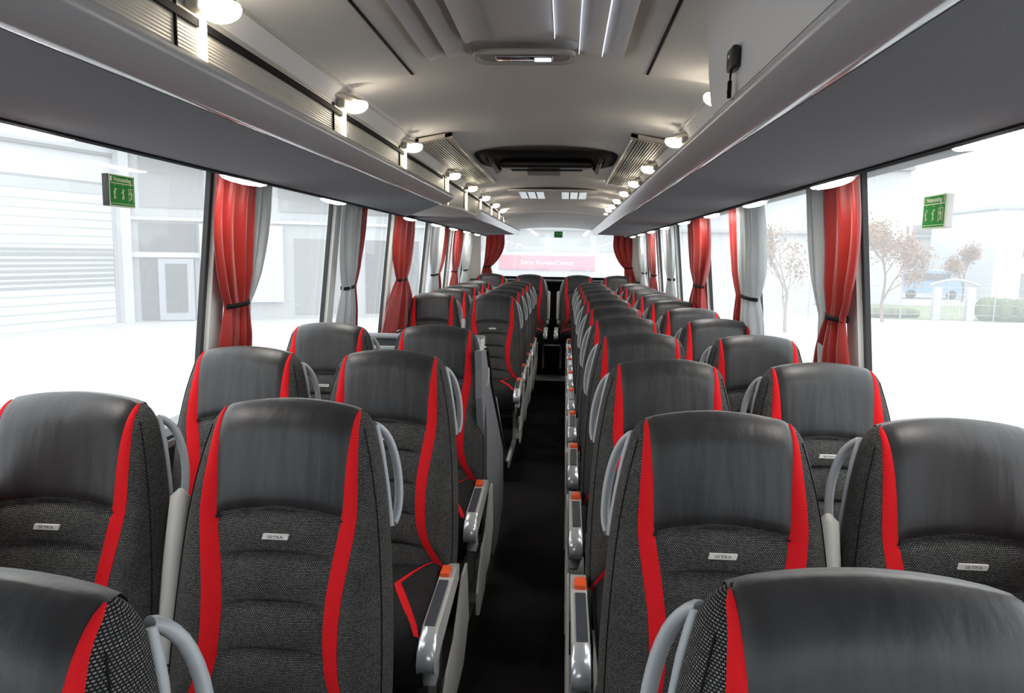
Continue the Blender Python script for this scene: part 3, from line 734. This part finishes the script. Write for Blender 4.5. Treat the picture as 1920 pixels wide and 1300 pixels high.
# ------------------------------------------------------------------ emergency signs
def sign(face, loc, label):
    """face=+1 looks towards +x"""
    t = thing('emergency_exit_sign', label, 'sign', loc)
    wd, ht = .118, .086
    b = MB(); b.rbox((-.010,-wd/2,-ht/2), (.010,wd/2,ht/2), .002); b.build('sign_box', 'black' if face > 0 else 'offwhite', t)
    f = face*.0105
    b = MB(); b.box((min(f,f+face*.0008),-wd/2,-ht/2), (max(f,f+face*.0008),wd/2,ht/2)); pl = b.build('face_plate', 'sign_cream', t, smooth=False)
    f2 = f+face*.0009
    b = MB()
    b.box((min(f2,f2+face*.0008),-wd/2+.003,.021), (max(f2,f2+face*.0008),wd/2-.003,ht/2-.003))
    b.box((min(f2,f2+face*.0008),-wd/2+.003,-ht/2+.009), (max(f2,f2+face*.0008),wd/2-.003,.018))
    b.box((min(f2,f2+face*.0008),-wd/2+.003,-ht/2+.003), (max(f2,f2+face*.0008),wd/2-.003,-ht/2+.007)); b.build('green_field', 'sign_green', t, smooth=False)
    f3 = f2+face*.001
    rot = Matrix(((0,0,face,f3),(face,0,0,0),(0,1,0,.030),(0,0,0,1)))
    text_mesh('lettering', 'Notausstieg', .017, 'sign_cream', rot, t, bold=.0004)
    b = MB()
    def L2(y, z): return (f3, face*y, z)
    def bar(p, q, r_=.0016): b.tube([L2(*p), L2(*q)], r_, 6)
    for k, cx_ in enumerate((-.037, 0, .037)):
        z = -.006
        b.ell((f3, face*cx_, z+.010), (.0005,.0026,.0026), 8, 6)
        lean = (-.004, .002, .006)[k]
        bar((cx_, z+.006), (cx_+lean*.5, z-.006), .0024); bar((cx_+lean*.5, z-.006), (cx_-.004, z-.018)); bar((cx_+lean*.5, z-.006), (cx_+.005, z-.016))
        bar((cx_, z+.005), (cx_+.008, z+.010 if k < 2 else z-.002)); bar((cx_, z+.005), (cx_-.007, z-.001))
        bar((cx_-.002, z+.020), (cx_+.002, z+.020), .001)
    bar((.028,-.028), (.028,.008), .0009); bar((.050,-.028), (.050,.008), .0009); bar((.028,.008), (.050,.008), .0009)
    bar((-.054,.024), (-.054,.037), .0028); bar((-.049,.024), (-.049,.037), .0012)
    bar((.050,.024), (.055,.024), .0008); bar((.050,.037), (.055,.037), .0008); bar((.050,.024), (.050,.037), .0008); bar((.055,.024), (.055,.037), .0008)
    b.build('pictograms', 'sign_cream', t)
    return t
o = sign(1, (-1.105,2.012,1.615), 'green emergency exit sign with black side on the nearest left window'); o.rotation_euler = (0,0,.0)
o = sign(-1, (1.105,2.04,1.588), 'green emergency exit sign with pale side on the nearest right window')
t = thing('emergency_exit_sign', 'tiny green sign on top of the rear window', 'sign', (.037,9.93,1.725))
b = MB(); b.rbox((-.055,-.006,-.04), (.055,.006,.04), .002); b.build('sign_plate', 'sign_green', t)
b = MB(); b.ell((-.02,-.008,.012), (.008,.002,.008), 8, 6); b.tube([(-.02,-.008,.0),(-.01,-.008,-.02)], .005, 6); b.tube([(.015,-.008,-.02),(.015,-.008,.02),(.04,-.008,.02),(.04,-.008,-.02)], .003, 6); b.build('pictograms', 'sign_cream', t)

# ------------------------------------------------------------------ curtains
def curtain(s_, yt0, yt1, tie0, tie1, yb0, yb1, zt, ztie, zb, colour, label, seed, x_off=0, rear=False, amp=.028, band=True):
    """hangs from zt to zb along the side wall (or the rear window), gathered at ztie"""
    rg = random.Random(seed); NU, NZ = 44, 46
    if rear: loc = (0, 9.80, 0)
    else: loc = (s_*1.1, (yt0+yt1)/2, 0)
    t = thing('curtain', label, 'curtain', loc, 'tied curtains')
    ph = rg.uniform(0, 6); k1 = rg.choice((3, 4)); k2 = rg.choice((6, 7, 8))
    rows = []
    for j in range(NZ+1):
        z = zt+(zb-zt)*j/NZ
        if z > ztie:
            f = (z-ztie)/(zt-ztie); e = max(0, math.sin(min(1, f*1.25)*PI/2))**.75
            a, c = tie0+(yt0-tie0)*e, tie1+(yt1-tie1)*e
            # slight belly just above the tie
            bl = .10*math.sin(PI*min(1, f*1.1))*(c-a); a -= bl*.3; c += bl*.3
        else:
            f = (ztie-z)/(ztie-zb); e = f**.75
            a, c = tie0+(yb0-tie0)*e, tie1+(yb1-tie1)*e
        pinch = abs(z-ztie); am = amp*(.55+.45*min(1, pinch/.12))
        r_ = []
        for i in range(NU+1):
            u = i/NU
            d = math.sin(u*k1*2*PI+ph+.9*math.sin(3*(z-ztie)))*am*.7+math.sin(u*k2*2*PI+ph*2+2.2*(z-ztie))*am*.35
            d -= .02*math.sin(PI*u)
            yy = a+(c-a)*u+math.cos(u*k1*2*PI+ph)*.006
            if rear: r_.append((yy, d*.8, z))
            else: r_.append((s_*(wx(z)-.055-x_off)+s_*d-loc[0], yy-loc[1], z))
        rows.append(r_)
    b = MB(); b.grid(rows); me = b.mesh('cloth', colour, angle=180)
    o = o_('cloth', me, t); sm = o.modifiers.new('thickness', 'SOLIDIFY'); sm.thickness = .003
    if band:
        yc, hw = (tie0+tie1)/2, abs(tie1-tie0)/2+.006
        pts = []
        for k in range(20):
            an = 2*PI*k/20
            if rear: pts.append((yc+math.cos(an)*hw, math.sin(an)*.030, ztie+.004*math.cos(an)))
            else: pts.append((s_*(wx(ztie)-.06-x_off)-loc[0]+math.sin(an)*.032, yc-loc[1]+math.cos(an)*hw, ztie+.006*math.cos(an)))
        b = MB(); b.grid([[(x, y, z+d) for x, y, z in pts] for d in (-.009, .009)], closed=True); me = b.mesh('tie_band', 'blackmatt')
        o = o_('tie_band', me, t); sm = o.modifiers.new('thickness', 'SOLIDIFY'); sm.thickness = .003
    return t
ZT, ZTI, ZB = 1.735, 1.255, .86
R_, W_ = 'curtain_red', 'curtain_white'
#          yt0  yt1   tie0 tie1  yb0  yb1
L = [
 (-1,2.52,2.84, 2.66,2.83, 2.62,2.90, R_,'red curtain gathered by a black band at the nearest left pillar',0),
 (-1,2.83,3.00, 2.80,2.87, 2.74,2.86, W_,'pale lined curtain half hidden behind the nearest red left curtain',-.02),
 (-1,3.96,4.29, 4.11,4.27, 4.02,4.40, W_,'silver-grey curtain gathered at the second left pillar',0.0),
 (-1,4.29,4.45, 4.28,4.36, 4.36,4.44, R_,'thin strip of red curtain behind the second left silver curtain',-.02),
 (-1,5.36,5.90, 5.50,5.76, 5.15,6.25, R_,'red curtain flaring wide below its band, at the third left pillar',0),
 (-1,6.82,7.32, 6.92,7.18, 6.85,7.35, W_,'silver-grey curtain gathered at the fourth left pillar',0.0),
 (-1,7.34,7.60, 7.22,7.36, 7.38,7.6, R_,'orange-red strip of curtain behind the fourth left silver curtain',-.02),
 (-1,8.10,8.62, 8.22,8.46, 8.0,8.65, R_,'narrow red curtain at the fifth left pillar',0),
 (-1,9.0,9.55, 9.12,9.36, 9.0,9.5, W_,'silver-grey curtain at the last left pillar before the rear corner',0),
 (1,2.48,2.78, 2.64,2.79, 2.60,3.12, R_,'red curtain with a black band at the nearest right pillar',0),
 (1,2.77,2.96, 2.79,2.86, 2.80,2.88, W_,'cream lined curtain hanging just left of the nearest red right curtain',.0),
 (1,3.70,4.13, 3.84,4.12, 3.77,4.10, W_,'silver curtain gathered at the second right pillar',0.0),
 (1,4.12,4.30, 4.12,4.20, 4.15,4.34, R_,'thin strip of red curtain beside the second right silver curtain',.0),
 (1,5.06,5.74, 5.34,5.64, 5.30,6.05, R_,'red curtain gathered at the third right pillar',0),
 (1,6.65,7.2, 6.78,7.05, 6.6,7.3, W_,'silver curtain gathered at the fourth right pillar',0),
 (1,8.0,8.6, 8.15,8.42, 8.0,8.7, R_,'narrow red curtain at the fifth right pillar',0),
 (1,9.0,9.5, 9.12,9.36, 9.0,9.5, W_,'pale curtain at the last right pillar before the rear corner',0),
]
for k, (s_, a, c, d, e, f, g, col, lb, xo) in enumerate(L):
    curtain(s_, a, c, d, e, f, g, ZT, ZTI, ZB, col, lb, 10+k, xo, band=not ('strip' in lb or 'behind' in lb or 'just left' in lb))
curtain(-1, -.90,-.66, -.94,-.84, -.97,-.80, 1.72, 1.29, 1.14, R_, 'red curtain swept to the left edge of the rear window', 40, rear=True, amp=.02)
curtain(1, .76,1.0, .91,1.01, .92,1.07, 1.72, 1.30, 1.12, R_, 'red curtain swept to the right edge of the rear window', 41, rear=True, amp=.02)
# near-camera curtains hanging low beside the nearest window seats
curtain(-1, 1.05,1.32, 1.12,1.28, 1.10,1.58, ZT, 1.255, .60, R_, 'red curtain in the bottom left, beside the nearest left window seat', 42, .07)
curtain(1, 1.02,1.28, 1.10,1.25, 1.08,1.58, ZT, 1.255, .55, R_, 'red curtain low on the right edge, beside the nearest right window seat', 43, .05)
for s_, nm in ((-1,'left'), (1,'right')):
    b = MB(); x = s_*1.105; b.rbox((x-.008,9.50,1.41), (x+.008,9.56,1.47), .005); b.tube([(x-s_*.0,9.53,1.43),(x-s_*.025,9.53,1.41),(x-s_*.03,9.53,1.44)], .006, 6)
    tag(b.build('coat_hook', 'black'), 'small black coat hook on the rear %s corner panel' % nm, 'hook')
# ------------------------------------------------------------------ outside
GZ = -1.45
M['paving'] = noise_var(mat('paving', (.3,.3,.29), .9), 1.2, (.33,.33,.32), (.38,.38,.37))
M['shutter'] = mat('shutter_white', (.46,.47,.48), .6)
M['facade'] = mat('facade_grey', (.27,.28,.285), .6)
M['facade_dark'] = mat('shop_glass', (.06,.065,.065), .2)
M['facade_light'] = mat('facade_white', (.38,.39,.40), .6)
M['frame_grey'] = mat('frame_grey', (.25,.255,.28), .5)
M['stripe_grey'] = mat('stripe_grey', (.16,.165,.16), .6)
M['bark'] = mat('bark', (.16,.12,.09), .9)
M['autumn'] = noise_var(mat('autumn_leaves', (.4,.2,.1), .9), 3, (.20,.10,.05), (.26,.18,.09))
M['hedge'] = noise_var(mat('hedge_green', (.1,.15,.05), .9), 8, (.06,.08,.04), (.11,.14,.06), bump=.5, bd=.05)
M['grass'] = noise_var(mat('grass', (.2,.25,.1), .95), 3, (.10,.14,.06), (.15,.18,.08))
M['van_blue'] = mat('van_blue', (.16,.26,.38), .4)
M['banner'] = mat('banner_red', (.42,.13,.17), .5)
b = MB(); b.box((-160,-80,GZ-.1), (160,200,GZ)); struct('ground', b, 'paving', smooth=False)
b = MB()
for k in range(60): b.box((3+k*1.1,6,GZ), (3.03+k*1.1,38,GZ+.004))
struct('ground_joints', b, 'facade', smooth=False)
# left: workshop with roller shutter, then glazed front turned towards the coach
def frame_axes(A, B):
    A, B = Vector((*A, GZ)), Vector((*B, GZ)); d = (B-A).normalized(); n = Vector((d.y, -d.x, 0)); return A, d, n
t = thing('workshop', 'white workshop building with a wide roller shutter, seen through the nearest left window', 'building', (0,0,0))
A, d, n = frame_axes((-21.4,12), (-17,28))
rot = math.atan2(d.y, d.x); t.location = A; t.rotation_euler = (0,0,rot)
# local frame: x along wall, y pointing away (left of direction), wall front at y=0
Ln = 16.6
b = MB(); b.box((-6,0,0), (Ln,8,9)); b.build('wall', 'facade_light', t, smooth=False)
b = MB(); b.box((5.6,-.06,.0), (16.0,-.0,4.85)); b.build('shutter', 'shutter', t, smooth=False)
b = MB()
for k in range(16): b.box((5.6,-.10,.3*k), (16.0,-.06,.3*k+.02))
b.build('shutter_ribs', 'facade', t, smooth=False)
b = MB()
for k in range(8): b.box((5.6,-.12,1.45+.19*k), (16.0,-.062,1.50+.19*k+.03))
b.build('glazed_bands', 'stripe_grey', t, smooth=False)
b = MB(); b.box((16.0,-.1,0), (16.2,0,5.2)); b.box((5.6,-.1,4.85), (16.2,0,5.2)); b.build('shutter_frame', 'facade', t, smooth=False)
b = MB(); b.box((-6,-.08,6.3), (Ln,0,6.42)); b.box((3,-.06,5.2), (Ln,-.02,5.3)); b.build('cornice', 'stripe_grey', t, smooth=False)
b = MB(); b.box((Ln-.45,-.35,0), (Ln,.0,9)); b.build('corner_column', 'facade_light', t, smooth=False)
t = thing('shop_front', 'glazed shop front with a door, right of the white workshop through the left windows', 'building', (-17,28,GZ))
A, d, n = frame_axes((-17,28), (-9,32)); t.rotation_euler = (0,0,math.atan2(d.y, d.x))
b = MB(); b.box((0,.05,0), (12.5,1.5,8)); b.build('wall', 'facade', t, smooth=False)
b = MB(); b.box((.5,0,.05), (2.5,.06,2.55)); b.build('display_window', 'facade_dark', t, smooth=False)
b = MB(); b.box((1.15,-.08,.05), (2.45,.0,2.5)); b.build('door_frame', 'frame_grey', t, smooth=False)
b = MB(); b.box((1.4,-.1,.35), (2.2,-.08,2.3)); b.build('door_glass', 'facade_dark', t, smooth=False)
b = MB(); b.box((.5,0,2.75), (2.6,.06,3.9)); b.build('upper_window', 'facade_dark', t, smooth=False)
b = MB(); b.box((0,-.1,2.55), (2.8,.0,2.75)); b.box((0,-.1,4.0), (12.5,.0,4.12)); b.build('rail', 'facade_light', t, smooth=False)
b = MB(); b.box((2.7,-.25,.75), (5.9,.0,3.9)); b.build('white_screen', 'facade_light', t, smooth=False)
for k in range(2):
    b = MB(); b.box((6.4+3*k,0,.2), (8.8+3*k,.06,3.4)); b.build('window', 'facade_dark' if k % 2 else 'stripe_grey', t, smooth=False)
for k in range(4):
    b = MB(); b.box((.6+2.6*k,0,4.5), (2.9+2.6*k,.06,6.6)); b.build('window', 'stripe_grey', t, smooth=False)
# right side
def bld(name, label, x0, x1, y0, y1, h, wins, matn='facade_light', rail=True):
    t = thing(name, label, 'building', ((x0+x1)/2, y0, GZ)); w2 = (x1-x0)/2
    b = MB(); b.box((-w2,0,0), (w2,y1-y0,h)); b.build('wall', matn, t, smooth=False)
    b = MB(); b.box((-w2-.2,-.2,h), (w2+.2,y1-y0,h+.25)); b.build('roof', 'facade', t, smooth=False)
    for (a, c, z0, z1) in wins:
        b = MB(); b.box((a,-.05,z0), (c,.02,z1)); b.build('window', 'stripe_grey', t, smooth=False)
    return t
t = bld('office_block', 'long office building with upper window bands beside the nearest right pillar', 17, 22, 50, 90, 8.6, [])
for z0 in (3.4, 6.0):
    for k in range(10):
        b = MB(); b.box((2.5,1+3.9*k,z0), (2.56,4.2+3.9*k,z0+1.5)); b.build('window', 'stripe_grey', t, smooth=False)
bld('factory_hall', 'low wide factory hall with a row of rooftop units on the horizon at right', 28, 44, 71, 90, 5.0, [(-6,-1,1.2,2.0),(1,6,1.2,2.0)])
t = bld('factory_hall', 'pale block with two dark window bands at the far right edge', 32, 48, 58, 68, 6.8, [(-6,2,3.3,3.8),(-6,2,.3,2.1),(3,7,.3,2.1)], 'shutter')
for i, (x, wd, h) in enumerate(((31,1.8,.8),(33.6,1.2,1.0),(36.4,2.4,.8),(39.5,1.4,1.1))):
    b = MB(); b.rbox((x-wd/2,72,GZ+5.25), (x+wd/2,74,GZ+5.25+h), .05); b.tube([(x,73,GZ+5.2+h),(x,73,GZ+5.6+h)], .2, 8); tag(b.build('rooftop_unit', 'stripe_grey'), 'grey rooftop unit on the factory hall, %s from the left' % ORD[i+1], 'rooftop unit', 'rooftop units')
bld('factory_hall', 'pale hall seen between the first two right curtains', 6, 16, 58, 75, 4.6, [(-4,-1.5,.2,1.8),(1,4,1.2,2.2)])
def tree(loc, h, sp_, seed, label, leaves=260, lm='autumn'):
    rg = random.Random(seed); t = thing('tree', label, 'tree', loc); b = MB(); tips = []
    def br(p, dr, ln, r, dep):
        q = p+dr*ln; mid = p+dr*ln*.5+Vector((rg.uniform(-1,1),rg.uniform(-1,1),0))*ln*.05
        b.tube([p, mid, q], [r, r*.8, r*.6], 6)
        if dep == 0: tips.append(q); return
        for k in range(3 if dep > 1 else 4):
            nd = (dr+Vector((rg.uniform(-1,1),rg.uniform(-1,1),rg.uniform(-.1,.7)))*sp_).normalized(); br(q if k else mid, nd, ln*.68, r*.55, dep-1)
    br(Vector((0,0,0)), Vector((0,0,1)), h*.36, h*.018, 4); b.build('trunk', 'bark', t)
    b = MB()
    for _ in range(leaves*9):
        c = rg.choice(tips)+Vector((rg.gauss(0,1),rg.gauss(0,1),rg.gauss(0,1)))*h*.045
        s_ = rg.uniform(.03,.075); a = Vector((rg.uniform(-1,1),rg.uniform(-1,1),rg.uniform(-1,1))).normalized()*s_; e = Vector((rg.uniform(-1,1),rg.uniform(-1,1),rg.uniform(-1,1))).normalized()*s_
        b.add([c-a, c+e, c+a, c-e], [(0,1,2,3)])
    b.build('foliage', lm, t, smooth=False)
tree((15.1,36,GZ), 4.9, .75, 1, 'autumn tree with orange-brown leaves just right of the nearest right pillar', 500)
tree((28.4,55,GZ), 4.2, .75, 2, 'smaller reddish tree in front of the factory hall', 380)
tree((8.9,30,GZ), 4.3, .6, 3, 'slender sparse young tree seen between the first two right curtains', 120)
tree((16.6,46,GZ), 3.6, .7, 4, 'small bare tree left of the orange-brown autumn tree', 60)
b = MB(); b.box((-4,-2,0), (12,10,.03)); o = b.build('lawn', 'grass', smooth=False); o.location = (20,40,GZ); tag(o, 'strip of grass beyond the paving at right', 'grass', kind='stuff')
def hedge(x0, x1, y, h, seed, label):
    rg = random.Random(seed); b = MB(); n = int((x1-x0)*4)
    for i in range(n):
        x = x0+(x1-x0)*(i+.5)/n; b.ell((x-(x0+x1)/2, rg.uniform(-.2,.2), h*.5+rg.uniform(-.05,.05)), (.35,.5,h*.52), 10, 6)
    o = b.build('hedge', 'hedge'); o.location = ((x0+x1)/2, y, GZ); tag(o, label, 'hedge')
hedge(20.6,26,38,1.15,5,'clipped green hedge at the far right of the yard')
hedge(14.8,18,39,.5,6,'low hedge below the orange-brown autumn tree')
t = thing('garden_gate', 'white arched gateway with two posts standing in the yard at right', 'gate', (19.3,38,GZ))
for x in (-.85, .75): 
    b = MB(); b.rbox((x-.18,-.15,0), (x+.18,.15,1.65), .03); b.build('post', 'facade_light', t)
b = MB(); b.tube([(-1.2+.26*k, 0, 1.72+.28*math.sin(PI*k/9)) for k in range(10)], .07, 8); b.build('arch', 'facade', t)
b = MB()
for k in range(8): b.tube([(-.6+.16*k,0,.05),(-.6+.16*k,0,1.0)], .015, 5)
b.build('bars', 'frame_grey', t)
t = thing('fence', 'thin wire fence along the far edge of the paving', 'fence', (16,37.6,GZ))
for k in range(10):
    b = MB(); b.tube([(-6+2.2*k,0,0),(-6+2.2*k,0,1.7)], .03, 6); b.build('post', 'facade', t)
b = MB()
for z in (.3,.8,1.3,1.65): b.tube([(-6,0,z),(13.8,0,z)], .012, 5)
b.build('wire', 'facade', t)
t = thing('delivery_van', 'light blue van parked beyond the yard at right', 'van', (28.2,60,GZ))
pl = [(-2.4,.45),(-2.4,1.4),(-2.2,2.15),(1.2,2.15),(1.8,1.45),(2.4,1.25),(2.5,.45)]
b = MB(); b.extr(pl, 1, -.9, .9); b.build('body', 'van_blue', t, smooth=False)
b = MB(); b.extr([(-2.2,2.15),(1.2,2.15),(1.1,2.25),(-2.1,2.25)], 1, -.88, .88); b.build('roof', 'facade_light', t, smooth=False)
b = MB(); b.box((-2.1,-.92,1.4), (1.3,-.89,1.95)); b.build('side_window', 'facade_dark', t, smooth=False)
for x in (-1.5, 1.5):
    b = MB(); b.tube([(x,-.95,.35),(x,-.7,.35)], .35, 16); b.build('wheel', 'black', t)
# behind the coach: hall front with a red banner
t = thing('service_hall', 'white hall front with a long red lettered banner, seen through the rear window', 'building', (-.8,40,GZ))
b = MB(); b.box((-14,0,0), (14,6,6.5)); b.build('wall', 'facade_light', t, smooth=False)
b = MB(); b.box((-2.6,-.1,2.1), (2.5,-.02,2.85)); bn = b.build('banner', 'banner', t, smooth=False)
text_mesh('banner_lettering', 'Setra KundenCenter', .34, 'facade_light', Matrix.Translation((-.02,-.12,2.47)) @ Matrix.Rotation(PI/2, 4, 'X'), bn, .01, .006)
for k in range(6):
    b = MB(); b.box((-7+2.4*k,-.05,3.1), (-5+2.4*k,.0,4.0)); b.build('window', 'facade', t, smooth=False)
b = MB(); b.box((-14,-.3,4.2), (14,0,4.35)); b.build('canopy', 'facade', t, smooth=False)
